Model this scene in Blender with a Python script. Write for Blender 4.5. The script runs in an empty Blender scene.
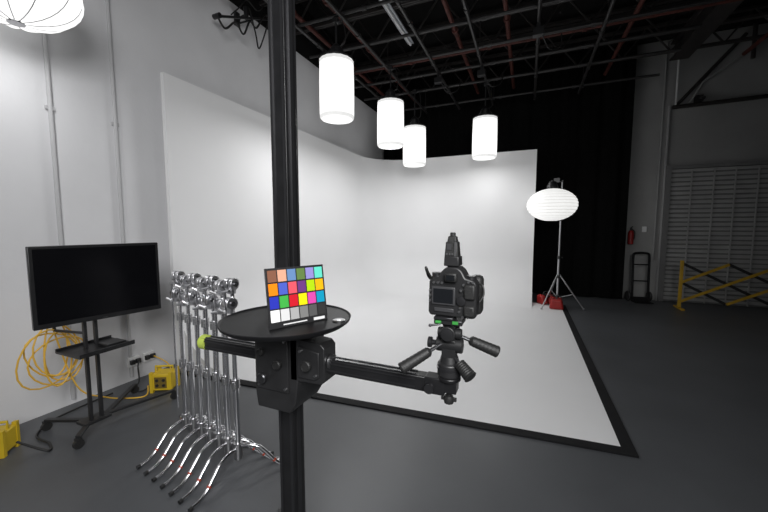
import bpy, bmesh, math, random
from mathutils import Vector, Matrix, Euler
random.seed(4)
S=bpy.context.scene
try:
    S.view_settings.view_transform='Standard'
    S.view_settings.look='None'
except Exception: pass
V=Vector
# ---------------------------------------------------------------- materials
def mat(name,col,rough=.5,metal=0.,noise=0.,nscale=8.,bump=0.,bscale=60.,emit=None,estr=0.,spec=.5,coat=0.):
    m=bpy.data.materials.new(name); m.use_nodes=True
    nt=m.node_tree; p=nt.nodes['Principled BSDF']
    c=(col[0],col[1],col[2],1)
    p.inputs['Base Color'].default_value=c
    p.inputs['Roughness'].default_value=rough
    p.inputs['Metallic'].default_value=metal
    p.inputs['Specular IOR Level'].default_value=spec
    p.inputs['Coat Weight'].default_value=coat
    tc=nt.nodes.new('ShaderNodeTexCoord')
    if noise>0:
        n=nt.nodes.new('ShaderNodeTexNoise'); n.inputs['Scale'].default_value=nscale; n.inputs['Detail'].default_value=5
        nt.links.new(tc.outputs['Object'],n.inputs['Vector'])
        r=nt.nodes.new('ShaderNodeValToRGB')
        r.color_ramp.elements[0].position=.3; r.color_ramp.elements[1].position=.7
        r.color_ramp.elements[0].color=(*[x*(1-noise) for x in col],1)
        r.color_ramp.elements[1].color=(*[min(1,x*(1+noise)) for x in col],1)
        nt.links.new(n.outputs['Fac'],r.inputs['Fac']); nt.links.new(r.outputs['Color'],p.inputs['Base Color'])
    if bump>0:
        n=nt.nodes.new('ShaderNodeTexNoise'); n.inputs['Scale'].default_value=bscale; n.inputs['Detail'].default_value=3
        nt.links.new(tc.outputs['Object'],n.inputs['Vector'])
        b=nt.nodes.new('ShaderNodeBump'); b.inputs['Strength'].default_value=bump; b.inputs['Distance'].default_value=.01
        nt.links.new(n.outputs['Fac'],b.inputs['Height']); nt.links.new(b.outputs['Normal'],p.inputs['Normal'])
    if emit:
        p.inputs['Emission Color'].default_value=(*emit,1); p.inputs['Emission Strength'].default_value=estr
    return m
M={}
M['wall']=mat('painted_block_wall',(.68,.68,.695),.6,noise=.035,nscale=2,bump=.12,bscale=25)
M['wallr']=mat('painted_wall_grey',(.30,.30,.295),.7,noise=.06,nscale=2,bump=.1,bscale=25)
M['dark']=mat('black_ceiling',(.006,.0057,.0057),.85,noise=.3,nscale=3,spec=.2)
M['floor']=mat('grey_floor_paint',(.078,.082,.088),.42,noise=.12,nscale=1.4,bump=.03,bscale=30)
M['cyc']=mat('white_cyclorama_paint',(.80,.80,.805),.6,noise=.012,nscale=1.5,bump=.02)
M['tape']=mat('black_border',(.008,.008,.009),.75,noise=.2,spec=.25)
M['black']=mat('black_metal',(.012,.012,.013),.35,noise=.2,nscale=20)
M['trayb']=mat('black_tray_paint',(.008,.008,.009),.5,noise=.2,nscale=20,spec=.3)
M['blackm']=mat('matte_black',(.018,.018,.019),.42,noise=.2,nscale=15)
M['rubber']=mat('black_rubber',(.018,.018,.018),.5,bump=.2,bscale=300)
M['rail']=mat('dark_anodised',(.08,.08,.085),.3,metal=.8)
M['chrome']=mat('chrome',(.80,.80,.82),.2,metal=1,noise=.05,nscale=30)
M['chrome2']=mat('cast_satin_chrome',(.72,.72,.74),.32,metal=1,noise=.08,nscale=60)
M['steel']=mat('steel',(.5,.5,.51),.35,metal=1)
M['yellow']=mat('yellow_plastic',(.6,.42,.02),.45,noise=.05)
M['socket']=mat('brown_socket',(.16,.11,.02),.5,noise=.1)
M['cable']=mat('yellow_cable',(.75,.45,.05),.5)
M['bcable']=mat('black_cable',(.015,.015,.015),.5)
M['red']=mat('red_vinyl',(.30,.012,.01),.5,noise=.15,nscale=12)
M['redtape']=mat('red_tape',(.42,.06,.03),.5)
M['lime']=mat('lime_foam',(.40,.50,.08),.65,bump=.2)
M['green']=mat('green_level',(.05,.30,.06),.3)
M['screen']=mat('dark_screen',(.003,.003,.004),.25,spec=.3)
M['lcd']=mat('lcd_glass',(.010,.011,.013),.1)
M['lcdf']=mat('lcd_surround',(.05,.05,.053),.35)
M['white']=mat('white_plastic',(.75,.75,.75),.5)
M['doorp']=mat('white_door_paint',(.33,.33,.325),.55,noise=.10,nscale=3)
M['doorg']=mat('groove_shade_and_trim',(.17,.17,.17),.6,noise=.05,nscale=6)  # slat shading painted in as darker groove faces; door frame shares the colour
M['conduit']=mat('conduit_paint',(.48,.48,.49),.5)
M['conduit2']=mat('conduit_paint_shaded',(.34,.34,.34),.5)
M['rust']=mat('red_brown_steel',(.07,.015,.010),.7,noise=.3,nscale=10)
M['grid']=mat('black_grid_pipe',(.02,.019,.019),.45,noise=.2)
M['joist']=mat('dark_joist',(.023,.020,.019),.6,noise=.25)
M['tube']=mat('unlit_tube_fixture',(.4,.42,.45),.4)
M['orange']=mat('orange_yellow_paint',(.5,.30,.02),.5,noise=.1)
M['curtain']=mat('black_curtain',(.004,.004,.004),.95,noise=.2,spec=.1)
def emat(name,st,col=(1,1,.985),var=.2,alb=.5):
    m=mat(name,(alb,alb,alb),.7,emit=col,estr=st)
    nt=m.node_tree;p=nt.nodes['Principled BSDF']
    tc=nt.nodes.new('ShaderNodeTexCoord'); n=nt.nodes.new('ShaderNodeTexNoise'); n.inputs['Scale'].default_value=3
    mr=nt.nodes.new('ShaderNodeMapRange'); mr.inputs['To Min'].default_value=st*(1-var); mr.inputs['To Max'].default_value=st*(1+var)
    nt.links.new(tc.outputs['Object'],n.inputs['Vector']); nt.links.new(n.outputs['Fac'],mr.inputs['Value'])
    nt.links.new(mr.outputs['Result'],p.inputs['Emission Strength'])
    return m
M['skirt']=emat('glowing_white_silk',1.15)
M['skirtrim']=emat('silk_hem',.62)
M['lant']=emat('glowing_paper',.80,var=.12)
M['lantrib']=emat('paper_rib',.58,(1,.99,.95))
M['lant2']=emat('glowing_paper_bright',1.1)

# ---------------------------------------------------------------- builder
class B:
    def __init__(s): s.bm=bmesh.new()
    def _add(s,verts,faces,mi=0):
        vs=[s.bm.verts.new(v) for v in verts]
        for f in faces:
            try:
                ff=s.bm.faces.new([vs[i] for i in f]); ff.material_index=mi
            except ValueError: pass
        return s
    def box(s,c,d,rot=None,mi=0,taper=1.):
        x,y,z=[k/2 for k in d]; R=rot if rot is not None else Matrix.Identity(3)
        vs=[]
        for dz in (-1,1):
            t=1. if dz<0 else taper
            for dx,dy in ((-1,-1),(1,-1),(1,1),(-1,1)):
                vs.append(V(c)+R@V((dx*x*t,dy*y*t,dz*z)))
        return s._add(vs,[(3,2,1,0),(4,5,6,7),(0,1,5,4),(1,2,6,5),(2,3,7,6),(3,0,4,7)],mi)
    def rod(s,p0,p1,w,h,mi=0):
        p0=V(p0);p1=V(p1);d=p1-p0;q=d.to_track_quat('X','Z').to_matrix()
        return s.box((p0+p1)/2,(d.length,w,h),q,mi)
    def prism(s,out,y0,y1,z0=0.,mi=0):
        n=len(out)
        return s._add([(x,y0,z0+z) for x,z in out]+[(x,y1,z0+z) for x,z in out],[tuple(range(n-1,-1,-1)),tuple(range(n,2*n))]+[(i,(i+1)%n,n+(i+1)%n,n+i) for i in range(n)],mi)
    def slab(s,poly,z0,z1,mi=0):
        n=len(poly)
        return s._add([(x,y,z0) for x,y in poly]+[(x,y,z1) for x,y in poly],[tuple(range(n-1,-1,-1)),tuple(range(n,2*n))]+[(i,(i+1)%n,n+(i+1)%n,n+i) for i in range(n)],mi)
    def cyl(s,p0,p1,r,r2=None,seg=20,mi=0):
        p0=V(p0);p1=V(p1); r2=r if r2 is None else r2
        q=(p1-p0).to_track_quat('Z','Y').to_matrix()
        vs=[];
        for p,rr in((p0,r),(p1,r2)):
            for i in range(seg):
                a=2*math.pi*i/seg; vs.append(p+q@V((rr*math.cos(a),rr*math.sin(a),0)))
        fs=[(i,(i+1)%seg,seg+(i+1)%seg,seg+i) for i in range(seg)]
        fs+=[tuple(range(seg-1,-1,-1)),tuple(range(seg,2*seg))]
        return s._add(vs,fs,mi)
    def lathe(s,prof,c=(0,0,0),seg=32,rot=None,mi=0,mis=None,cap=True):
        R=rot if rot is not None else Matrix.Identity(3); vs=[];n=len(prof)
        for r,z in prof:
            for i in range(seg):
                a=2*math.pi*i/seg; vs.append(V(c)+R@V((r*math.cos(a),r*math.sin(a),z)))
        vv=[s.bm.verts.new(v) for v in vs]
        for k in range(n-1):
            for i in range(seg):
                j=(i+1)%seg
                f=s.bm.faces.new((vv[k*seg+i],vv[k*seg+j],vv[(k+1)*seg+j],vv[(k+1)*seg+i])); f.material_index=(mis[k] if mis else mi)
        if cap:
            f=s.bm.faces.new([vv[i] for i in range(seg-1,-1,-1)]);f.material_index=mis[0] if mis else mi
            f=s.bm.faces.new([vv[(n-1)*seg+i] for i in range(seg)]);f.material_index=mis[-1] if mis else mi
        return s
    def tube(s,pts,r,seg=8,closed=False,mi=0):
        pts=[V(p) for p in pts];n=len(pts); rings=[];prev=None
        rs=r if isinstance(r,(list,tuple)) else [r]*n
        for i,p in enumerate(pts):
            if closed: t=pts[(i+1)%n]-pts[i-1]
            else: t=pts[min(i+1,n-1)]-pts[max(i-1,0)]
            t.normalize()
            if prev is None:
                u=t.orthogonal().normalized()
            else:
                u=prev-t*prev.dot(t)
                u=u.normalized() if u.length>1e-6 else t.orthogonal().normalized()
            prev=u; w=t.cross(u)
            rings.append([s.bm.verts.new(p+(u*math.cos(a)+w*math.sin(a))*rs[i]) for a in [2*math.pi*k/seg for k in range(seg)]])
        m=n if closed else n-1
        for i in range(m):
            a=rings[i];b=rings[(i+1)%n]
            for k in range(seg):
                f=s.bm.faces.new((a[k],a[(k+1)%seg],b[(k+1)%seg],b[k])); f.material_index=mi
        if not closed:
            s.bm.faces.new(rings[0][::-1]).material_index=mi; s.bm.faces.new(rings[-1]).material_index=mi
        return s
    def ball(s,c,r,sc=(1,1,1),seg=20,mi=0,rot=None):
        n=seg//2
        prof=[(max(1e-4,r*math.sin(math.pi*k/n)),-r*math.cos(math.pi*k/n)) for k in range(n+1)]
        b0=len(s.bm.verts); s.lathe(prof,(0,0,0),seg,mi=mi); s.bm.verts.ensure_lookup_table()
        R=rot if rot is not None else Matrix.Identity(3)
        for v in s.bm.verts[b0:]:
            v.co=R@V((v.co.x*sc[0],v.co.y*sc[1],v.co.z*sc[2]))+V(c)
        return s
    def done(s,name,m,parent=None,loc=(0,0,0),rotz=0,bevel=0,smooth=True,angle=35,recalc=True,**kw):
        me=bpy.data.meshes.new(name)
        if recalc: bmesh.ops.recalc_face_normals(s.bm,faces=s.bm.faces)
        s.bm.to_mesh(me); s.bm.free()
        for mm in (m if isinstance(m,(list,tuple)) else [m]): me.materials.append(mm)
        if smooth:
            for p in me.polygons: p.use_smooth=True
            me.set_sharp_from_angle(angle=math.radians(angle))
        o=bpy.data.objects.new(name,me); bpy.context.collection.objects.link(o)
        o.location=loc; o.rotation_euler=(0,0,rotz)
        if parent is not None: o.parent=parent
        if bevel>0:
            b=o.modifiers.new('bevel','BEVEL'); b.width=bevel; b.segments=2; b.limit_method='ANGLE'; b.angle_limit=math.radians(40)
        for k,v in kw.items(): o[k]=v
        return o
def smooth_path(pts,n=8,closed=False):
    pts=[V(p) for p in pts]; out=[];N=len(pts)
    rng=N if closed else N-1
    for i in range(rng):
        if closed: p0,p1,p2,p3=pts[i-1],pts[i],pts[(i+1)%N],pts[(i+2)%N]
        else: p0,p1,p2,p3=pts[max(i-1,0)],pts[i],pts[i+1],pts[min(i+2,N-1)]
        for k in range(n):
            t=k/n
            out.append(.5*((2*p1)+(-p0+p2)*t+(2*p0-5*p1+4*p2-p3)*t*t+(-p0+3*p1-3*p2+p3)*t**3))
    if not closed: out.append(pts[-1])
    return out
def thing(name,label,cat,loc=(0,0,0),rotz=0,group=None):
    e=bpy.data.objects.new(name,None); bpy.context.collection.objects.link(e)
    e.empty_display_size=.1; e.location=loc; e.rotation_euler=(0,0,rotz)
    e['label']=label; e['category']=cat
    if group: e['group']=group
    return e
def copy_tree(root,loc,rotz=None,label=None):
    def rec(o,par):
        c=o.copy(); bpy.context.collection.objects.link(c)
        if par is not None: c.parent=par
        for ch in list(o.children):
            rec(ch,c)
        return c
    kids=list(root.children)
    c=root.copy(); bpy.context.collection.objects.link(c)
    for k in kids: rec(k,c)
    c.location=loc
    if rotz is not None: c.rotation_euler=(0,0,rotz)
    if label: c['label']=label
    return c
ST=dict(kind='structure')
H=1.6
# ---------------------------------------------------------------- camera
cam=bpy.data.cameras.new('camera'); co=bpy.data.objects.new('camera',cam); bpy.context.collection.objects.link(co)
cam.sensor_width=36; cam.lens=16; cam.clip_start=.02
co.location=(0,0,H); co.rotation_euler=(math.radians(90-4.86),0,math.radians(22.75))
S.camera=co
def area(name,loc,target,size,power,shape='DISK',spread=None):
    l=bpy.data.lights.new(name,'AREA'); l.shape=shape; l.size=size; l.energy=power
    if spread: l.spread=math.radians(spread)
    o=bpy.data.objects.new(name,l); bpy.context.collection.objects.link(o); o.location=loc
    o.rotation_euler=(V(target)-V(loc)).to_track_quat('-Z','Y').to_euler()
    return o
# soft front fill added high behind the camera, no visible source
area('added_fill_light',(1.0,-1.5,3.1),(-1.8,2.0,.9),2.0,90,spread=118)
# ---------------------------------------------------------------- room
WX=-3.76; YB=9.1; CZ=5.45; XR=6.8; YF=-3.
B().box(((WX+XR)/2,(YF+YB)/2,-.05),(XR-WX+.4,YB-YF+.4,.1)).done('floor',M['floor'],smooth=False,**ST)
B().box(((WX+XR)/2,(YF+YB)/2,CZ+.05),(XR-WX+.4,YB-YF+.4,.1)).done('ceiling',M['dark'],smooth=False,**ST)
b=B(); b.box((WX-.1,(YF+YB)/2,2.3),(.2,YB-YF+.4,4.6),mi=0); b.box((WX-.1,(YF+YB)/2,(4.6+CZ)/2),(.2,YB-YF+.4,CZ-4.6),mi=1)
b.done('wall_left',[M['wall'],M['dark']],smooth=False,**ST)
b=B(); b.box(((WX+2.0)/2,YB+.1,CZ/2),(2.0-WX,.2,CZ),mi=1); b.box(((2.0+XR)/2,YB+.1,CZ/2),(XR-2.0,.2,CZ),mi=0)
b.done('wall_back',[M['wallr'],M['dark']],smooth=False,**ST)
B().box((XR+.1,(YF+YB)/2,CZ/2),(.2,YB-YF,CZ)).done('wall_right',M['wallr'],smooth=False,**ST)
b=B(); n=240; vs=[];x0,x1=WX+.05,1.98
for k in range(n+1):
    x=x0+(x1-x0)*k/n; y=8.88+.025*math.sin(x*14)+.01*math.sin(x*31+1)
    vs+= [(x,y,.02),(x,y,5.40)]
b._add(vs,[(2*k,2*k+2,2*k+3,2*k+1) for k in range(n)])
c=b.done('blackout_curtain',M['curtain'],label='floor-length black blackout curtain hanging behind the white cyclorama',category='curtain')
ti=0
for i in range(11):
    y=.2+.8*i
    b=B()
    zt,zb=5.36,4.86; xa,xb=WX+.03,XR-.05
    for z in (zt,zb):
        b.box(((xa+xb)/2,-.022,z),(xb-xa,.03,.045)); b.box(((xa+xb)/2,.022,z),(xb-xa,.03,.045))
    x=xa;up=(i%2==0)
    while x<xb-.38:
        b.cyl((x,0,zt if not up else zb),(x+.38,0,zb if not up else zt),.016,seg=6); up=not up; x+=.38
    ti+=1
    o=b.done('trim_%d'%ti,M['joist'],loc=(0,y,0),smooth=False,**ST)
def pipe(name,p0,p1,r,m,label,cat='pipe',clips=True):
    b=B(); b.cyl(p0,p1,r,seg=14)
    p0=V(p0);p1=V(p1);L=(p1-p0).length
    k=int(L//1.5)
    for i in range(1,k+1):
        p=p0.lerp(p1,i/(k+1)); d=(p1-p0).normalized()*.03
        b.cyl(p-d,p+d,r*1.45,seg=14)
    return b.done(name,m,label=label,category=cat)
for x in (-3.1,-2.4,-1.6,-.83,.05,.9):
    pipe('grid_pipe',(x,1.,4.42),(x,8.5,4.42),.024,M['grid'],'black steel lighting grid pipe running below the ceiling joists')
for y in (2.6,3.4,4.27,5.1,5.86,6.5,7.2,8.2):
    pipe('grid_pipe',(-3.5,y,4.466),(2.2,y,4.466),.024,M['grid'],'black steel lighting grid crossbar clamped over the long pipes')
for x,z in ((-3.35,4.805),(-2.75,4.805),(-1.2,4.805),(-.4,4.805),(1.4,4.805),(3.6,4.805)):
    pipe('sprinkler_pipe',(x,.2,z),(x,8.7,z),.035,M['rust'],'dark red-brown sprinkler pipe under the ceiling joists')
pipe('sprinkler_pipe',(-3.6,6.5,4.74),(6.5,6.5,4.74),.03,M['rust'],'dark red-brown sprinkler branch pipe crossing below the joists')
pipe('sprinkler_pipe',(-3.6,3.2,4.74),(6.5,3.2,4.74),.03,M['rust'],'dark red-brown sprinkler branch pipe crossing below the joists')
for x in (-3.1,-2.4,-.83,.9):
    for y in (2.6,5.8,8.2):
        B().cyl((x+.04,y,4.43),(x+.04,y,4.86),.007,seg=8).box((x+.04,y,4.85),(.06,.05,.02)).box((x+.02,y,4.43),(.08,.06,.02)).done('hanger_rod',M['grid'],label='thin black threaded rod holding the lighting grid to a joist',category='hanger rod',group='grid hanger rods')
def jbox(x,y):
    t=thing('rigging_box','small black power box with drooping cable clamped on the grid','rigging box',(x,y,4.2),0,'rigging boxes')
    B().box((0,0,.08),(.14,.10,.10)).box((0,0,.17),(.05,.05,.12)).done('box',M['black'],t,bevel=.005)
    B().tube(smooth_path([(.05,0,.04),(.15,.1,-.12),(.3,.3,-.02),(.32,.5,.24)]),.009,6).done('cable',M['bcable'],t)
for p in ((-3.1,4.9),(-1.6,3.6),(-1.6,6.4),(.05,5.4),(-.83,6.4)): jbox(*p)
def strip(x,y,l):
    t=thing('strip_light_fixture','unlit white fluorescent strip fixture fixed under the ceiling joists','ceiling light',(x,y,4.86),0)
    B().box((0,0,-.025),(.11,l,.05),taper=.7).done('housing',M['tube'],t)
    B().cyl((0,-l/2+.03,-.07),(0,l/2-.03,-.07),.018,seg=12).box((0,-l/2+.03,-.06),(.03,.03,.05)).box((0,l/2-.03,-.06),(.03,.03,.05)).done('tube',M['white'],t)
strip(-2.0,5.2,1.6)
ti+=1
b=B(); b.box((2.6,4.6,5.0),(.16,8.,.3)); b.box((2.6,4.6,5.15),(.3,8.,.03)); b.box((2.6,4.6,4.85),(.3,8.,.03)); b.done('trim_%d'%ti,M['joist'],smooth=False,**ST)

# ---------------------------------------------------------------- cyclorama
def cyc():
    t=thing('cyclorama','large white curved studio cyclorama with painted white floor','studio backdrop',(0,0,0))
    X0=-3.6;Y0=2.56;Y1=8.02;X1=.13;Rc=.9;Rf=.9;top=3.23
    path=[]
    for k in range(12): path.append((X0,Y0+(Y1-Rc-Y0)*k/11,1,0))
    for k in range(1,21):
        a=math.pi-(math.pi/2)*k/20
        path.append((X0+Rc+Rc*math.cos(a),Y1-Rc+Rc*math.sin(a),-math.cos(a),-math.sin(a)))
    for k in range(1,12): path.append((X0+Rc+(X1-X0-Rc)*k/11,Y1,0,-1))
    prof=[]
    for k in range(17):
        a=(math.pi/2)*k/16; prof.append((.88*(1-math.sin(a)),.0125+Rf-Rf*math.cos(a)))
    for z in (1.4,2.2,top): prof.append((0,z))
    b=B(); vv=[];oo=[]
    for (x,y,nx,ny) in path:
        vv.append([b.bm.verts.new((x+nx*d,y+ny*d,z)) for d,z in prof])
        oo.append([b.bm.verts.new((x-nx*.05,y-ny*.05,.0)),b.bm.verts.new((x-nx*.05,y-ny*.05,top))])
    for i in range(len(path)-1):
        for k in range(len(prof)-1):
            b.bm.faces.new((vv[i][k],vv[i+1][k],vv[i+1][k+1],vv[i][k+1]))
        b.bm.faces.new((oo[i][0],oo[i][1],oo[i+1][1],oo[i+1][0]))
        b.bm.faces.new((vv[i][-1],vv[i+1][-1],oo[i+1][1],oo[i][1]))
        b.bm.faces.new((vv[i][0],oo[i][0],oo[i+1][0],vv[i+1][0]))
    for i in (0,-1):
        b.bm.faces.new(vv[i]+[oo[i][1],oo[i][0]])
    b.done('curved_wall',M['cyc'],t,angle=50)
    xl,yl,xr,yr,xb,yb=X0,2.54,.675,2.83,.67,7.75
    B().slab([(xl,yl),(xr,yr),(xb,yb),(xl,yb)],0,.012).done('painted_floor',M['cyc'],t,smooth=False)
    w=.09
    b=B(); b.slab([(xl,yl-w),(xr+w,yr-w+.01),(xr,yr),(xl,yl)],0,.0135); b.slab([(xr+w,yr-w+.01),(xb+w,yb),(xb,yb),(xr,yr)],0,.0135)
    b.done('border_strip',M['tape'],t,smooth=False,label='flat black edging around the white floor')
    b=B()
    for k in range(7): b.box((X0+1.2+k*.41,Y1+.1,top/2),(.04,.08,top))
    b.box(((X0+1.2+X1)/2,Y1+.1,top-.03),(X1-X0-1.2,.08,.04))
    b.done('rear_framing',M['blackm'],t,smooth=False)
cyc()
# ---------------------------------------------------------------- left wall conduits & things
for y in (1.652,2.146):
    B().cyl((WX+.02,y,.05),(WX+.02,y,4.58),.016,seg=10).box((WX+.012,y,1.0),(.02,.06,.03)).box((WX+.012,y,2.6),(.02,.06,.03)).box((WX+.012,y,3.8),(.02,.06,.03)).done('wall_conduit',M['conduit'],label='painted vertical electrical conduit strapped to the block wall',category='conduit')
def outlet(y,z):
    t=thing('wall_outlet','white electrical outlet box with plugged-in cords on the wall','outlet',(WX+.0,y,z))
    B().box((.02,0,0),(.04,.11,.10)).done('box',M['white'],t,bevel=.004)
    for q in (-.027,.03): B().box((.055,q,.0),(.03,.042,.045)).done('plug',M['blackm'],t,bevel=.003)
outlet(2.17,.21); outlet(2.32,.21)
t=thing('wall_boom_arm','thin black boom arm with looping cables high on the wall','boom arm',(WX,3.75,4.42))
B().box((.015,.0,0),(.03,.08,.18)).rod((.03,0,.0),(.2,0,.02),.025,.025).rod((.2,-.52,-.28),(.2,.42,.18),.026,.026).rod((.03,0,-.06),(.2,.2,.08),.018,.018).done('arm',M['blackm'],t)
B().tube(smooth_path([(.2,-.50,-.26),(.24,-.42,-.38),(.24,-.25,-.22),(.24,-.12,-.3),(.24,.0,-.08),(.24,.12,-.1),(.22,.3,.16),(.22,.42,.2)]),.012).done('cable',M['bcable'],t)
B().tube(smooth_path([(.22,.02,.1),(.26,.08,-.2),(.25,.14,-.36),(.24,.24,-.2),(.24,.36,.1)]),.010).done('cable',M['bcable'],t)
B().tube(smooth_path([(.22,-.3,-.15),(.26,-.2,-.02),(.25,-.05,.16),(.24,.15,.14),(.24,.3,.3)]),.008).done('cable',M['bcable'],t)
B().cyl((.2,-.02,-.05),(.2,-.02,.10),.028,.034).done('clamp',M['black'],t)
B().cyl((.15,-.5,-.27),(.25,-.5,-.27),.03).done('clamp',M['black'],t)

# ---------------------------------------------------------------- hanging space lights
def space_light(loc,label,pw):
    t=thing('hanging_lantern',label,'studio light',loc,0,'lit fabric lanterns under the ceiling grid')
    R=.236; seg=96; K=.80/.93
    b=B(); prof=[(R*.90,0.0),(R*.985,.02),(R,.045),(R*1.01,.3*K),(R*1.0,.6*K),(R*.98,.85*K),(R*.985,.90*K)]
    b.lathe(prof,seg=seg,mis=[1,1,0,0,0,1])
    for i,v in enumerate(b.bm.verts):
        a=math.atan2(v.co.y,v.co.x); k=1+.012*math.cos(a*16); v.co.x*=k; v.co.y*=k
    for f in b.bm.faces:
        if len(f.verts)>10: f.material_index=0
    b.done('fabric_skirt',[M['skirt'],M['skirtrim']],t,angle=60)
    z0=.90*K
    b=B(); b.lathe([(R*.95,z0),(R*1.0,z0+.004),(R*1.0,z0+.024),(R*.9,z0+.034),(.07,z0+.05)],seg=32)
    b.done('top_ring',M['blackm'],t)
    b=B(); b.lathe([(.09,z0+.045),(.09,z0+.16),(.06,z0+.2),(.03,z0+.23)],seg=24)
    for k in range(6):
        a=k*math.pi/3; b.tube([(.23*math.cos(a),.23*math.sin(a),z0+.02),(.14*math.cos(a),.14*math.sin(a),z0+.07),(.08*math.cos(a),.08*math.sin(a),z0+.15)],.008,6)
    b.done('lamp_housing',M['black'],t)
    top=4.40-loc[2]
    b=B(); b.cyl((0,0,z0+.21),(0,0,top-.02),.012,seg=10); b.box((0,0,top),(.07,.07,.06)); b.cyl((.03,0,top-.02),(.1,0,top-.02),.008)
    b.done('hanger',M['blackm'],t)
    b=B(); b.tube(smooth_path([(.03,0,z0+.19),(.12,.03,z0+.25),(.1,.05,top-.08),(.04,.04,top+.06)]),.007,6)
    b.done('cable',M['bcable'],t)
    l=area('lantern_lamp',(0,0,-.02),(0,0,-1),.42,pw); l.parent=t
    return t
sp='cylindrical white fabric lantern glowing, hung from the black grid'
for p,pw in (((-2.5,4.27,3.09),24),((-2.33,5.86,3.04),17),((-2.25,7.02,2.89),7),((-.85,7.22,2.97),10)):
    space_light(p,sp,pw)

# ---------------------------------------------------------------- paper lantern on stand
def lantern_mesh(R,hz,nr=14,seg=48):
    b=B(); prof=[];mis=[]
    for k in range(nr+1):
        a0=-math.pi/2*.86+math.pi*.86*k/nr
        prof.append((R*math.cos(a0)*.985,hz*math.sin(a0)))
        if k<nr:
            am=a0+math.pi*.86/nr*.28; prof.append((R*math.cos(am)*1.010,hz*math.sin(am)*1.0)); mis.append(1)
            am=a0+math.pi*.86/nr*.8; prof.append((R*math.cos(am)*1.012,hz*math.sin(am)*1.0)); mis.append(0); mis.append(0)
    b.lathe(prof,seg=seg,mis=mis,cap=False)
    return b
t=thing('lantern_light_stand','round ribbed white paper lantern lamp on a chrome tripod stand','studio light',(.59,7.52,0))
lantern_mesh(.45,.315,14).done('paper_shade',[M['lant'],M['lantrib']],t,loc=(-.17,-.05,2.03),angle=60)
b=B(); b.cyl((0,0,.12),(0,0,1.0),.022); b.cyl((0,0,1.0),(0,0,1.75),.017); b.cyl((0,0,1.75),(0,0,2.50),.012)
b.done('pole',M['steel'],t)
for z in (1.0,1.75,.62,.2): B().cyl((0,0,z-.03),(0,0,z+.03),.034,seg=14).cyl((0,0,z),(.07,0,z),.01,seg=8).done('collar',M['blackm'],t)
for k in range(3):
    a=math.radians(-10+120*k); c_,s_=math.cos(a),math.sin(a)
    b=B(); b.tube([(.025*c_,.025*s_,.66),(.46*c_,.46*s_,.02)],.013); b.tube([(.02*c_,.02*s_,.2),(.27*c_,.27*s_,.29)],.009); b.ball((.46*c_,.46*s_,.022),.02,seg=10)
    b.done('leg',M['steel'],t)
b=B(); b.cyl((0,0,2.48),(-.17,-.05,2.48),.015); b.cyl((-.17,-.05,2.28),(-.17,-.05,2.50),.03); b.lathe([(.08,0),(.10,.02),(.10,.07),(.06,.16)],(-.17,-.05,2.32)); b.box((-.10,-.03,2.50),(.1,.08,.08))
b.done('lamp_head',M['black'],t)
for i,(dx,dy,r) in enumerate(((-.20,.20,.5),(-.02,-.15,1.5))):
    t=thing('sandbag','dark red vinyl sandbag slumped over a light stand leg','sandbag',(.59+dx,7.52+dy,.014),r,'red sandbags')
    for sx in (-1,1):
        b=B(); b.box((sx*.085,0,.10),(.13,.26,.19),Euler((0,sx*.2,0)).to_matrix(),taper=.7)
        o=b.done('pouch',M['red'],t,bevel=.035)
        o.modifiers['bevel'].segments=5
    b=B().tube(smooth_path([(-.06,0,.18),(-.03,0,.25),(.03,0,.25),(.06,0,.18)]),.012,6).box((0,0,.17),(.10,.17,.02)); b.done('handle',M['rubber'],t)

# ---------------------------------------------------------------- lantern upper left
t=thing('hanging_paper_lantern','wide ribbed white lantern glowing, suspended near the block wall','studio light',(-3.28,1.30,3.25))
R=.37;b=B();seg=12;sub=8;prof=[]
nn=16
for k in range(nn+1):
    a=-math.pi/2*.93+math.pi*.93*k/nn; prof.append((R*math.cos(a),.26*math.sin(a)))
b.lathe(prof,seg=seg*sub,cap=False)
for v in b.bm.verts:
    a=math.atan2(v.co.y,v.co.x); f=.95+.05*abs(math.sin(a*seg/2)); v.co.x*=f; v.co.y*=f; v.co.z*=(.97+.03*abs(math.sin(a*seg/2)))
b.done('paper_shade',M['lant2'],t,angle=60)
for i in range(seg):
    a=2*math.pi*i/seg
    B().tube([(r*.954*math.cos(a),r*.954*math.sin(a),z*.978) for r,z in prof],.0035,6).done('rib',M['steel'],t)
B().lathe([(.045,-.262),(.05,-.252),(.05,-.235),(.03,-.23)],seg=16).done('bottom_cap',M['steel'],t)
b=B().cyl((0,0,.2),(0,0,1.3),.008).cyl((0,0,.18),(0,0,.32),.04).cyl((0,0,1.27),(0,0,1.32),.04); b.box((0,0,1.36),(.06,1.5,.05)) ; b.cyl((0,0,1.3),(0,0,1.59),.01); b.done('hanger',M['blackm'],t)
l=area('lantern_bulb',(0,0,-.27),(0,0,-1),.08,4.5); l.parent=t

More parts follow.
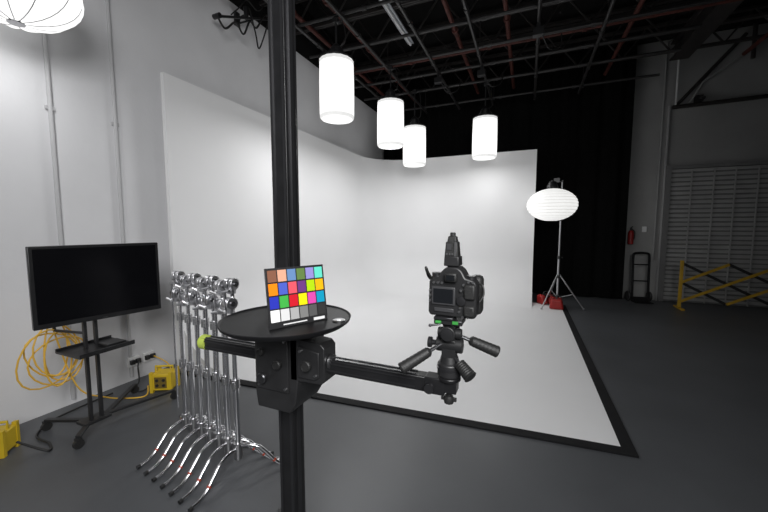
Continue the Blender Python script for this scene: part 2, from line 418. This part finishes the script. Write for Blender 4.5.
# ---------------------------------------------------------------- camera stand
SX,SY=-.85,1.065
t=thing('camera_stand','tall black studio camera stand with sliding arm and round tray','camera stand',(SX,SY,0))
w=.064
b=B(); b.box((0,0,1.65),(w,w,3.1))
b.done('mast',M['black'],t,bevel=.004)
for sx in (-1,1):
    for sy in (-1,1):
        B().box((sx*(w/2-.006),sy*(w/2+.003),1.65),(.010,.006,3.08)).done('guide_rail',M['rail'],t)
for sx in (-1,1):
    B().box((sx*(w/2+.003),0,1.65),(.006,.018,3.08)).done('guide_rail',M['rail'],t)
b=B(); b.lathe([(.11,.08),(.11,.12),(.06,.14),(.05,.2)],seg=24)
for k in range(4):
    a=math.pi/4+k*math.pi/2; b.rod((.05*math.cos(a),.05*math.sin(a),.1),(.42*math.cos(a),.42*math.sin(a),.09),.07,.05)
b.done('base',M['black'],t,bevel=.004)
for k in range(4):
    a=math.pi/4+k*math.pi/2; x,y=.4*math.cos(a),.4*math.sin(a)
    B().cyl((x-.015,y,.035),(x+.015,y,.035),.035).box((x,y,.065),(.045,.03,.03)).done('caster',M['rubber'],t)
AZ=1.13; AY=-.088
b=B()
b.prism([(-.058,.10),(-.058,-.14),(-.050,-.19),(.095,-.19),(.12,-.15),(.13,-.065),(.13,.10)],-.125,.048,AZ)
b.prism([(.10,-.065),(.225,-.062),(.24,-.05),(.24,.065),(.225,.08),(.10,.088)],-.125,-.05,AZ)
b.prism([(-.046,.085),(-.046,-.115),(.095,-.115),(.095,.085)],-.132,-.12,AZ)
b.prism([(.135,-.048),(.205,-.048),(.222,-.035),(.222,.05),(.135,.065)],-.131,-.12,AZ)
b.done('carriage',M['blackm'],t,bevel=.003)
for (x,z,r) in ((-.034,.072,.005),(.082,.072,.005),(-.034,-.100,.005),(.082,-.100,.005),(.148,.048,.005),(.208,-.03,.005)):
    B().cyl((x,-.12,AZ+z),(x,-.137,AZ+z),r,seg=6).done('bolt',M['steel'],t)
def fknob(x,z,r,m,y=-.131):
    B().lathe([(r*.6,0),(r*.6,.008),(r,.010),(r,.018),(r*.85,.021),(r*.8,.017),(r*.25,.017)],(x,y,AZ+z),rot=Euler((math.pi/2,0,0)).to_matrix(),seg=24).done('lock_knob',m,t)
fknob(-.012,-.070,.020,M['rail']); fknob(-.014,.026,.014,M['rubber']); fknob(.058,-.010,.017,M['rubber']); fknob(.180,.005,.019,M['rubber'])
B().lathe([(.014,0),(.014,.010),(.023,.012),(.023,.024),(.016,.027)],(-.058,-.07,AZ-.06),rot=Euler((0,-math.pi/2,0)).to_matrix(),seg=24).done('lock_knob',M['rubber'],t)
B().lathe([(.02,0),(.026,.003),(.026,.012),(.012,.014)],(.24,-.088,AZ+.01),rot=Euler((0,math.pi/2,0)).to_matrix()).done('lock_knob',M['steel'],t)
b=B(); b.box(((-.36+.60)/2,AY,AZ),(.96,.042,.046))
b.box((.61,AY,AZ),(.06,.046,.050)); b.box((.65,AY,AZ+.004),(.05,.045,.038)); b.cyl((.65,AY,AZ+.02),(.65,AY,AZ+.032),.034,seg=28)
b.done('arm',M['black'],t,bevel=.003)
B().lathe([(.007,0),(.007,.012),(.014,.014),(.014,.026)],(.60,AY-.022,AZ),rot=Euler((math.pi/2,0,0)).to_matrix(),seg=16).done('lock_knob',M['rail'],t)
for zz in (-.012,.012):
    B().box(((-.34+.55)/2,AY-.022,AZ+zz),(.89,.004,.005)).done('arm_rail',M['rail'],t)
    B().box(((-.34+.55)/2,AY+zz,AZ+.024),(.89,.005,.004)).done('arm_rail',M['rail'],t)
b=B().ball((-.368,AY,AZ),.024,(.8,1,1)); b.cyl((-.365,AY,AZ),(-.335,AY,AZ),.030); b.done('end_cap',M['lime'],t,label='dull yellow-green soft end cap')
TX,TY,TZ=.09,-.122,1.282
b=B(); b.lathe([(.18,-.020),(.205,-.013),(.217,-.004),(.2205,.005),(.218,.0065),(.213,.001),(.2,0.),(.05,0.)],(TX,TY,TZ),seg=72)
b.done('tray',M['trayb'],t)
b=B(); b.cyl((.06,-.08,AZ+.09),(.06,-.08,TZ-.018),.035); b.lathe([(.07,-.028),(.05,-.045),(.05,-.05)],(.06,-.08,TZ+.008)); b.box((.03,-.05,TZ-.03),(.14,.14,.02))
b.done('tray_bracket',M['blackm'],t)
B().lathe([(.020,0),(.0215,.001),(.0215,.004),(.019,.005)],seg=28).done('lens_cap',M['steel'],loc=(SX+TX+.180,SY+TY+.045,TZ+.0005),label='pale flat round cap lying on the black tray',category='lens cap')
# ---------------------------------------------------------------- colour chart
BL=V((-.722,.812));BR=V((-.628,.995)); d=(BR-BL); W=d.length; ang=math.atan2(d.y,d.x)
t=thing('color_chart','black photographic color checker card propped on the round tray','color chart',(BL.x,BL.y,TZ+.001),ang)
Hc=.190; tilt=math.radians(-9); Rt=Euler((tilt,0,0)).to_matrix()
b=B(); b.box(V((W/2,0,0))+Rt@V((0,.003,Hc/2)),(W,.005,Hc),Rt); b.done('board',M['blackm'],t,bevel=.001)
cols=[(115,82,68),(194,150,130),(98,122,157),(87,108,67),(133,128,177),(103,189,170),
(214,126,44),(80,91,166),(193,90,99),(94,60,108),(157,188,64),(224,163,46),
(56,61,150),(70,148,73),(175,54,60),(231,199,31),(187,86,149),(8,133,161),
(250,250,249),(210,210,210),(165,165,165),(122,122,121),(85,85,85),(52,52,52)]
pm=[]
for i,c in enumerate(cols):
    l=[(x/255)**2.2 for x in c]
    if i<18:
        g=sum(l)/3; l=[max(.003,(g+(x-g)*1.18)*1.2) for x in l]
    pm.append(mat('patch_%d'%i,[min(.95,x) for x in l],.7,spec=.2))
b=B(); mx=.005; mt=.005; mb=.018; pw=(W-2*mx)/6; ph=(Hc-mt-mb)/4
for r in range(4):
    for c in range(6):
        x=mx+pw*(c+.5); z=Hc-mt-ph*(r+.5)
        b.box(V((x,0,0))+Rt@V((0,-.0005,z)),(pw*.88,.002,ph*.89),Rt,mi=r*6+c)
b.done('color_patches',pm,t,smooth=False)
b=B(); b.box(V((W*.42,0,0))+Rt@V((0,-.0005,.009)),(W*.40,.0015,.0035),Rt); b.done('printed_strip',M['white'],t,smooth=False)
b=B(); b.box(V((W*.84,0,0))+Rt@V((0,-.0005,.009)),(W*.20,.0015,.009),Rt)
b.done('printed_strip',M['white'],t,smooth=False)
b=B(); b.box(V((W/2,.0,0))+V((0,.048,.06)),(.05,.003,.13),Euler((math.radians(12),0,0)).to_matrix()); b.done('easel_leg',M['blackm'],t)

# ---------------------------------------------------------------- tripod head + camera
HX,HY=-.2,SY+AY; HZ=AZ+.042
t=thing('tripod_head','black three-way tripod head with grips on the stand arm','tripod head',(HX,HY,HZ+.002))
R_=V((.9222,.3867,0)); T_=V((.3867,-.9222,0)); U_=V((0,0,1))
b=B(); b.lathe([(.032,-.0115),(.035,-.008),(.035,.026),(.029,.031),(.024,.05)],seg=28); b.box((0,0,.072),(.040,.040,.055)); b.cyl((-.038,0,.082),(.038,0,.082),.022); b.cyl((0,-.038,.122),(0,.042,.122),.022); b.box((0,0,.12),(.036,.036,.06)); b.cyl((-.032,-.01,.12),(.036,-.01,.12),.015)
b.done('body',M['blackm'],t,bevel=.003)
b=B(); b.lathe([(.033,.008),(.0365,.010),(.0365,.017),(.033,.019)],seg=28); b.done('degree_ring',M['rail'],t)
b=B(); b.lathe([(.010,0),(.017,.001),(.017,.006),(.010,.007)],(0,-.038,.122),rot=Euler((math.pi/2,0,0)).to_matrix(),seg=24); b.done('degree_ring',M['rail'],t)
b=B(); b.box((0,0,.156),(.08,.07,.014)); b.box((-.012,-.01,.167),(.055,.06,.008)); b.done('mounting_plate',M['rail'],t,bevel=.002)
b=B(); b.cyl((-.02,-.036,.15),(-.048,-.045,.146),.003); b.ball((-.048,-.045,.146),.005,seg=10); b.done('release_lever',M['rail'],t)
B().cyl((-.034,-.037,.156),(-.018,-.037,.156),.0045).done('bubble_level',M['green'],t,label='green bubble level vial')
B().box((.022,-.037,.158),(.016,.005,.008)).done('bubble_level',M['green'],t,label='green bubble level vial')
def handle(p0,p1,f=.4,rr=.88):
    p0=V(p0);p1=V(p1);b=B(); m=p0.lerp(p1,f)
    b.cyl(p0,m,.0055,seg=10)
    b.done('handle_shaft',M['rail'],t); b=B()
    q=(p1-m).to_track_quat('Z','Y').to_matrix(); L=(p1-m).length
    prof=[(.007,0),(.013*rr,.004)]
    for k in range(1,8):
        prof+=[((.0165+.003*k/8)*rr,L*k/8-.003),((.0155+.003*k/8)*rr,L*k/8),((.0165+.003*k/8)*rr,L*k/8+.003)]
    prof+=[(.020*rr,L*.96),(.017*rr,L)]
    b.lathe(prof,m,rot=q,seg=20)
    b.done('grip_handle',M['rubber'],t)
handle(V((0,0,.12)),R_*.136+T_*.02+U_*.066)
handle(V((0,0,.10)),-R_*.146+T_*.04+U_*.024)
handle(V((0,0,.06)),R_*.046+T_*.07+U_*.012,.45,1.)
b=B(); b.cyl((0,0,-.04),(0,0,-.075),.008); b.lathe([(.008,-.098),(.014,-.096),(.016,-.084),(.013,-.074)],seg=10); b.box((0,0,-.084),(.045,.010,.009)); b.done('clamp_screw',M['rubber'],t)
b=B(); b.lathe([(.008,0),(.008,.014),(.016,.016),(.016,.026)],(-.038,0,.082),rot=Euler((0,-1.57,0)).to_matrix()); b.done('lock_knob',M['rail'],t)
CR=math.radians(-3)
t=thing('dslr_camera','black professional dslr with vertical grip seen from behind','camera',(HX+.010,HY,HZ+.174),CR)
t.scale=(.94,.94,.96)
b=B()
out=[(-.066,0),(.066,0),(.073,.006),(.073,.100),(.066,.112),(.040,.118),(.030,.137),(.018,.147),(-.018,.147),(-.032,.134),(-.042,.116),(-.060,.112),(-.070,.104),(-.072,.01)]
b.prism(out,-.032,.032)
b.done('body',M['blackm'],t,bevel=.007)
b=B(); b.box((.060,.04,.060),(.040,.05,.118)); b.done('grip',M['rubber'],t,bevel=.012)
b=B(); b.box((.054,-.034,.078),(.034,.014,.045)); b.done('thumb_rest',M['rubber'],t,bevel=.006)
b=B(); b.box((.054,-.034,.022),(.034,.014,.034)); b.done('thumb_rest',M['rubber'],t,bevel=.006)
b=B(); b.box((-.024,-.034,.062),(.072,.006,.054)); b.done('display_frame',M['lcdf'],t,bevel=.002)
b=B(); b.box((-.024,-.0375,.062),(.060,.002,.042)); b.done('display',M['lcd'],t)
b=B(); b.box((-.022,-.034,.0195),(.060,.004,.012)); b.done('status_display',M['lcdf'],t,bevel=.002)
b=B(); b.box((0,-.040,.119),(.038,.018,.028)); b.done('eyepiece',M['rubber'],t,bevel=.006)
B().box((0,-.0495,.119),(.024,.002,.015)).done('viewfinder_glass',M['lcd'],t)
b=B(); b.lathe([(.014,0),(.015,.002),(.013,.005),(.007,.006)],(.030,-.0335,.050),rot=Euler((math.pi/2,0,0)).to_matrix(),seg=28)
b.done('control_dial',M['rail'],t)
B().lathe([(.005,0),(.006,.002),(.004,.007)],(.030,-.0335,.082),rot=Euler((math.pi/2,0,0)).to_matrix(),seg=16).done('joystick',M['steel'],t)
for x,z in ((.036,.098),(.05,.107),(.063,.107),(-.055,.100),(-.042,.100),(-.029,.100),(.024,.018),(.027,.030),(-.066,.075),(-.066,.06),(-.066,.045),(.05,.004),(.035,.004)): B().cyl((x,-.031,z),(x,-.0365,z),.0035,seg=12).done('button',M['steel'],t)
b=B(); b.lathe([(.036,0),(.040,.004),(.040,.05),(.043,.055),(.043,.1),(.040,.105),(.036,.105),(.034,.095)],(-.004,.03,.062),rot=Euler((-math.pi/2,0,0)).to_matrix(),seg=36); b.done('lens',M['black'],t)
B().cyl((.052,.0,.110),(.052,.0,.122),.014).done('top_dial',M['rail'],t)
B().cyl((-.055,0,.109),(-.055,0,.126),.015).done('top_dial',M['rail'],t)
B().tube(smooth_path([(-.068,0,.1),(-.082,.0,.11),(-.088,-.01,.135),(-.084,-.02,.142),(-.078,-.015,.125),(-.07,.0,.105)]),.0035,6).done('strap_lug',M['bcable'],t)
B().tube(smooth_path([(.07,0,.1),(.086,-.005,.095),(.09,-.01,.07),(.08,-.02,.05)]),.003,6).done('strap_lug',M['bcable'],t)
t2=thing('flash_trigger','black wireless flash trigger mounted on the camera hot shoe','flash trigger',(HX+.006,HY,HZ+.174+.1395),CR)
b=B(); b.box((0,0,.003),(.028,.028,.008)); b.box((0,0,.018),(.044,.046,.028),taper=.95); b.done('foot',M['blackm'],t2,bevel=.003)
b=B(); b.box((-.002,0,.050),(.040,.036,.046),taper=.84); b.box((-.002,0,.079),(.028,.026,.02),taper=.8); b.cyl((-.002,0,.086),(-.002,0,.099),.008); b.done('antenna_body',M['rubber'],t2,bevel=.003)
B().box((0.010,-.0175,.052),(.005,.005,.040)).done('indicator',M['steel'],t2)
B().box((-.008,-.0175,.058),(.014,.004,.016)).done('display',M['lcdf'],t2)
for k in range(3): B().cyl((-.014+k*.008,-.016,.038),(-.014+k*.008,-.0205,.038),.0025,seg=10).done('button',M['steel'],t2)

# ---------------------------------------------------------------- television and cart
TL_=V((-2.99,1.14));TR_=V((-2.84,1.895)); dd=TR_-TL_; ta=math.atan2(dd.y,dd.x)
t=thing('television','flat black widescreen television switched off, mounted on a rolling cart','television',((TL_.x+TR_.x)/2,(TL_.y+TR_.y)/2,.912),ta)
W=dd.length;Ht=.56
b=B(); b.box((0,.02,Ht/2),(W,.04,Ht)); b.box((0,.05,Ht*.45),(W*.7,.04,Ht*.6)); b.done('casing',M['black'],t,bevel=.005)
b=B(); b.box((0,-.001,Ht/2+.008),(W-.045,.004,Ht-.055)); b.done('screen',M['screen'],t)
b=B(); b.box((0,-.002,.012),(.03,.003,.006)); b.done('badge',M['rail'],t)
t=thing('television_cart','black wheeled television cart with shelf and cable hook','television cart',(-3.08,1.48,0))
for y in (-.03,.04): B().box((.02,y,.62),(.028,.022,1.08)).done('post',M['blackm'],t,bevel=.003)
B().box((.045,.04,1.15),(.02,.28,.3),Euler((0,0,ta-math.pi/2)).to_matrix()).done('mounting_bracket',M['blackm'],t,bevel=.003)
b=B(); b.box((.1,.0,.69),(.30,.36,.014)); b.box((.25,.0,.70),(.01,.36,.03)); b.box((-.05,.0,.70),(.01,.36,.03)); b.box((.04,0,.665),(.16,.12,.03)); b.done('shelf',M['black'],t)
feet=((.13,-.17),(.09,.59),(-.37,-.14),(-.37,.52))
b=B(); b.box((0,0,.105),(.12,.18,.022))
for p in feet: b.rod((0,p[1]*.15,.105),(p[0],p[1],.085),.034,.022)
b.done('base',M['blackm'],t,bevel=.003)
for p in feet:
    B().cyl((p[0]-.012,p[1],.033),(p[0]+.012,p[1],.033),.033).box((p[0],p[1],.068),(.035,.035,.02)).done('caster',M['rubber'],t)
B().box((0,0,.012),(.12,.13,.022)).done('media_player',M['black'],loc=(-2.93,1.56,.697),bevel=.003,label='small black box lying on the cart shelf',category='media box')
t=thing('extension_cord','bundle of looped yellow extension cord hanging behind the cart','extension cord',(-3.38,1.40,0))
b=B(); pts=[]
for k in range(6*20):
    a=2*math.pi*k/20; L=k/20
    ry=.14+.06*math.sin(L*2.3); rz=.21+.045*math.cos(L*3.1)
    pts.append((.03*math.sin(L*1.7)+.012*L-.04,math.sin(a)*ry+.045*math.sin(L*1.3),.60+math.cos(a)*rz-.04*math.sin(L*2)))
pts+=smooth_path([pts[-1],(.0,.12,.3),(.02,.3,.12),(.05,.5,.02),(.1,.6,.012),(.0,.68,.05)],6)[1:]
b.tube(pts,.006,7)
b.done('cord',M['cable'],t)
b=B().cyl((.02,0,.80),(.3,.05,.80),.01).cyl((.02,0,.80),(.02,0,.86),.01); b.done('hook',M['blackm'],t)
def wire(name,pts,r,m,label): 
    return B().tube(smooth_path(pts),r,7).done(name,m,label=label,category='cable')
wire('power_cable',[(-3.69,2.20,.21),(-3.6,2.13,.19),(-3.55,2.10,.05),(-3.5,2.0,.012),(-3.4,2.05,.012),(-3.34,2.12,.08)],.007,M['bcable'],'black power cord running from the outlet to a yellow box')
wire('power_cable',[(-3.69,2.35,.21),(-3.58,2.42,.12),(-3.5,2.42,.008),(-3.4,2.36,.02),(-3.33,2.28,.1)],.006,M['cable'],'yellow cord plugged into the wall outlet')
wire('power_cable',[(-3.25,1.1,.1),(-3.1,1.2,.012),(-3.2,1.25,.012),(-3.4,1.26,.012),(-3.55,1.4,.012),(-3.6,1.6,.012),(-3.62,1.9,.012)],.008,M['bcable'],'black power cable curling across the grey floor')
def ybox(x,y,r,s=1.):
    t=thing('power_distribution_box','yellow portable power distribution box standing on the floor','power box',(x,y,0),r,'yellow power boxes')
    b=B(); b.box((0,0,.1*s),(.19*s,.16*s,.16*s)); b.done('body',M['yellow'],t,bevel=.01)
    b=B()
    for sx in (-1,1):
        for sy in (-1,1): b.box((sx*.085*s,sy*.07*s,.1*s),(.03*s,.03*s,.2*s))
    b.tube([(-.08*s,0,.18*s),(-.08*s,0,.235*s),(.08*s,0,.235*s),(.08*s,0,.18*s)],.01*s,8)
    b.done('frame',M['yellow'],t,bevel=.004)
    B().box((0,-.082*s,.1*s),(.11*s,.008,.11*s)).done('panel',M['socket'],t,bevel=.002)
    for k in (-.03,.03):
        for z in (.075,.125):
            B().cyl((k*s,-.080*s,z*s),(k*s,-.092*s,z*s),.014*s,seg=16).done('socket',M['blackm'],t)
ybox(-3.26,2.17,.5); ybox(-3.42,1.05,.7,.95)

# ---------------------------------------------------------------- c-stands
def cstand(loc,label,var=0):
    t=thing('grip_stand',label,'light stand',loc,0,'row of chrome grip stands')
    b=B(); b.cyl((0,0,.10),(0,0,.62),.0185); b.cyl((0,0,.6),(0,0,.95),.0155); b.cyl((0,0,.95),(0,0,1.2),.013); b.done('column',M['chrome'],t)
    for z in (.12,.6,.95): B().cyl((0,0,z-.03),(0,0,z+.025),.026,seg=18).done('collar',M['steel'],t)
    B().cyl((0,0,.14),(0,0,.2),.027).done('collar',M['steel'],t)
    for z,a in ((.6,-60),(.95,-60)):
        c_,s_=math.cos(math.radians(a)),math.sin(math.radians(a))
        B().cyl((.02*c_,.02*s_,z),(.045*c_,.045*s_,z),.006,seg=8).cyl((.045*c_,.045*s_,z-.022),(.045*c_,.045*s_,z+.022),.008,seg=10).done('t_handle',M['steel'],t)
    for k,zo in ((-90,.0),(30,.016),(150,-.016)):
        a=math.radians(k);c_,s_=math.cos(a),math.sin(a)
        pp=[(.022,.160+zo),(.08,.160+zo),(.14,.140+zo*.8),(.19,.095+zo*.5),(.24,.045+zo*.2),(.29,.018),(.36,.0135)]
        path=smooth_path([(r*c_,r*s_,z) for r,z in pp],6)
        l=B(); l.tube(path,.0118,12); lo=l.done('leg',M['chrome'],t)
        i=int(len(path)*.62); B().tube(path[i:i+2],.0131,12).done('tape_band',M['redtape'],lo)
        B().tube(path[-3:],.0130,12).done('foot_cap',M['rubber'],lo)
    heads=[((0,-.005,1.245),V((1,.12,0)),1),((.0,-.02,1.125),V((1,-.25,0)),-1)] if var==0 else [((0,-.005,1.225),V((1,-.2,0)),-1),((.0,-.02,1.105),V((1,.2,0)),1)]
    for (p,d,sg) in heads:
        d=d.normalized(); p=V(p)
        b=B(); b.cyl(p-d*.030,p-d*.004,.037,seg=28); b.cyl(p+d*.004,p+d*.030,.037,seg=28)
        b.box(p+V((0,0,-.040)),(.040,.034,.045)); b.cyl(p+V((0,0,-.062)),p+V((0,0,-.02)),.022)
        h=b.done('grip_head',M['chrome2'],t,bevel=.0015)
        b=B(); b.cyl(p-d*.040,p-d*.026,.016,seg=12); b.cyl(p-d*.006,p+d*.006,.028,seg=20); b.cyl(p+d*.026,p+d*.040,.016,seg=12)
        b.done('hub',M['rail'],h)
        b=B(); e=p+V((.012*sg,-.052,-.040)); b.cyl(p+V((0,-.012,-.040)),e,.006,seg=10); b.cyl(e-V((.026,0,.006*sg)),e+V((.026,0,.006*sg)),.009,seg=10)
        b.done('t_handle',M['chrome2'],h)
    b=B(); b.cyl((.0,-.055,1.20 if var==0 else 1.185),(.0,-.055,.28),.0075,seg=12); b.done('extension_arm',M['chrome'],t)
    return t
lab='chrome grip stand with folded arm in a tightly nested row'
r0=cstand((-1.70,1.585,0),lab); r1=cstand((-1.805,1.603,0),lab,1)
for i in range(2,7):
    copy_tree(r0 if i%2==0 else r1,(-1.70-.105*i,1.585+.018*i,0))

# ---------------------------------------------------------------- right wall: roll door etc
X0,X1,ZT=2.74,5.6,2.80
b=B(); n=30; prof=[];mi=[]
for k in range(n):
    z=.02+ (ZT-.02)*k/n; s=(ZT-.02)/n
    prof+= [(0,z),(.0,z+s*.22),(.018,z+s*.30),(.022,z+s*.94)]; mi+=[1,1,0,0]
prof.append((0,ZT))
for j in range(len(prof)-1):
    (d0,z0),(d1,z1)=prof[j],prof[j+1]
    b._add([(X0,YB-.05-d0,z0),(X1,YB-.05-d0,z0),(X1,YB-.05-d1,z1),(X0,YB-.05-d1,z1)],[(0,1,2,3)],mi=mi[j])
for x in (3.08,3.44,3.77,4.11,4.45,4.78,5.1,5.4): b.box((x,YB-.075,ZT/2),(.022,.02,ZT-.02))
b.done('door_1',[M['doorp'],M['doorg']],smooth=False,**ST)
ti+=1
b=B(); b.box((X0-.05,YB-.05,ZT/2),(.09,.1,ZT)); b.box((X1+.05,YB-.05,ZT/2),(.09,.1,ZT)); b.box(((X0+X1)/2,YB-.05,ZT+.04),(X1-X0+.2,.1,.07))
b.done('trim_%d'%ti,M['doorg'],smooth=False,**ST)
def rpipe(pts,r,m,label,name='wall_pipe'): B().tube([V(p) for p in pts],r,10).done(name,m,label=label,category='pipe')
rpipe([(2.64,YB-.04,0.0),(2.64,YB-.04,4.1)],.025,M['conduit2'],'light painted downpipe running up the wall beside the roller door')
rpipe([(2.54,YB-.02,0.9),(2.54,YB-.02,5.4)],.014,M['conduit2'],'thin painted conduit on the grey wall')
rpipe([(2.68,YB-.08,4.06),(5.9,YB-.08,4.10)],.04,M['joist'],'dark horizontal pipe mounted above the roller door')
rpipe([(2.75,YB-.06,4.1),(3.75,YB-.06,5.3)],.032,M['joist'],'thin dark diagonal brace high on the wall')
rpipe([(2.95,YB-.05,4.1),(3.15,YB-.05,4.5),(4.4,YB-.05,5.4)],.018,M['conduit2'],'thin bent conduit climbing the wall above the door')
rpipe([(2.72,YB-.1,4.1),(2.72,YB-.1,5.3)],.016,M['white'],'thin white conduit dropping from the ceiling')
rpipe([(3.85,YB-.12,4.8),(3.85,YB-.12,5.44)],.035,M['joist'],'short dark vertical pipe under the ceiling')
b=B(); b.box((3.1,YB-.06,4.18),(.12,.1,.12)); b.cyl((3.1,YB-.1,4.2),(3.1,YB-.3,4.12),.03); b.done('wall_fixture',M['blackm'],label='small black fixture mounted above the roller door',category='wall fixture')
t=thing('fire_extinguisher','red fire extinguisher hung on the grey wall','fire extinguisher',(2.10,YB-.06,1.22))
B().lathe([(.045,0),(.055,.01),(.055,.24),(.04,.29),(.02,.31)],seg=24).done('cylinder',M['red'],t)
B().box((0,0,.33),(.03,.05,.05)).rod((0,0,.36),(.0,-.1,.39),.02,.012).rod((0,0,.34),(.0,-.1,.33),.02,.012).tube(smooth_path([(.02,0,.33),(.07,0,.26),(.06,0,.1)]),.01).box((0,.045,.2),(.05,.03,.2)).done('valve',M['blackm'],t)
t=thing('hand_truck','black two-wheeled hand truck parked upright against the wall','hand truck',(2.27,YB-.32,0),math.radians(10))
b=B(); b.tube(smooth_path([(-.15,0,.08),(-.15,.03,.6),(-.15,.05,.95),(-.11,.06,1.04),(.11,.06,1.04),(.15,.05,.95),(.15,.03,.6),(.15,0,.08)],6),.024,8)
for z in (.45,.8): b.cyl((-.15,z*.05,z),(.15,z*.05,z),.014)
b.done('frame',M['tape'],t)
B().box((0,-.1,.012),(.33,.22,.012)).box((0,0,.06),(.33,.012,.1)).done('toe_plate',M['tape'],t)
for sx in (-1,1): B().lathe([(.05,-.02),(.1,-.02),(.11,-.01),(.11,.01),(.1,.02),(.05,.02)],(sx*.2,.07,.11),rot=Euler((0,math.pi/2,0)).to_matrix()).done('wheel',M['rubber'],t)
B().box((0,0,0),(.08,.02,.12)).done('switch_plate',M['white'],loc=(2.35,YB-.01,1.55),label='small white switch plate on the grey wall',category='switch',bevel=.003)
t=thing('folding_barrier_gate','orange and black expanding lattice barrier gate on the floor','barrier gate',(2.80,8.35,0))
for x in (0,2.1):
    B().box((x,0,.48),(.05,.045,.94)).box((x,0,.015),(.06,.4,.03)).done('post',M['orange'],t,bevel=.004)
step=.7
for k in range(-1,3):
    for sgn in (1,-1):
        xa=k*step; xb=xa+2*step
        za,zb=(.14,.9) if sgn>0 else (.9,.14)
        def pt(x): return za+(zb-za)*(x-xa)/(xb-xa)
        a=max(0,xa); c=min(2.1,xb)
        if c<=a: continue
        B().rod((a,-.012*sgn,pt(a)),(c,-.012*sgn,pt(c)),.010,.05).done('lattice_bar',M['orange'] if sgn>0 else M['blackm'],t)

# ---------------------------------------------------------------- world
wd=bpy.data.worlds.new('world'); S.world=wd; wd.use_nodes=True
bg=wd.node_tree.nodes['Background']; bg.inputs['Color'].default_value=(.9,.95,1,1); bg.inputs['Strength'].default_value=.06
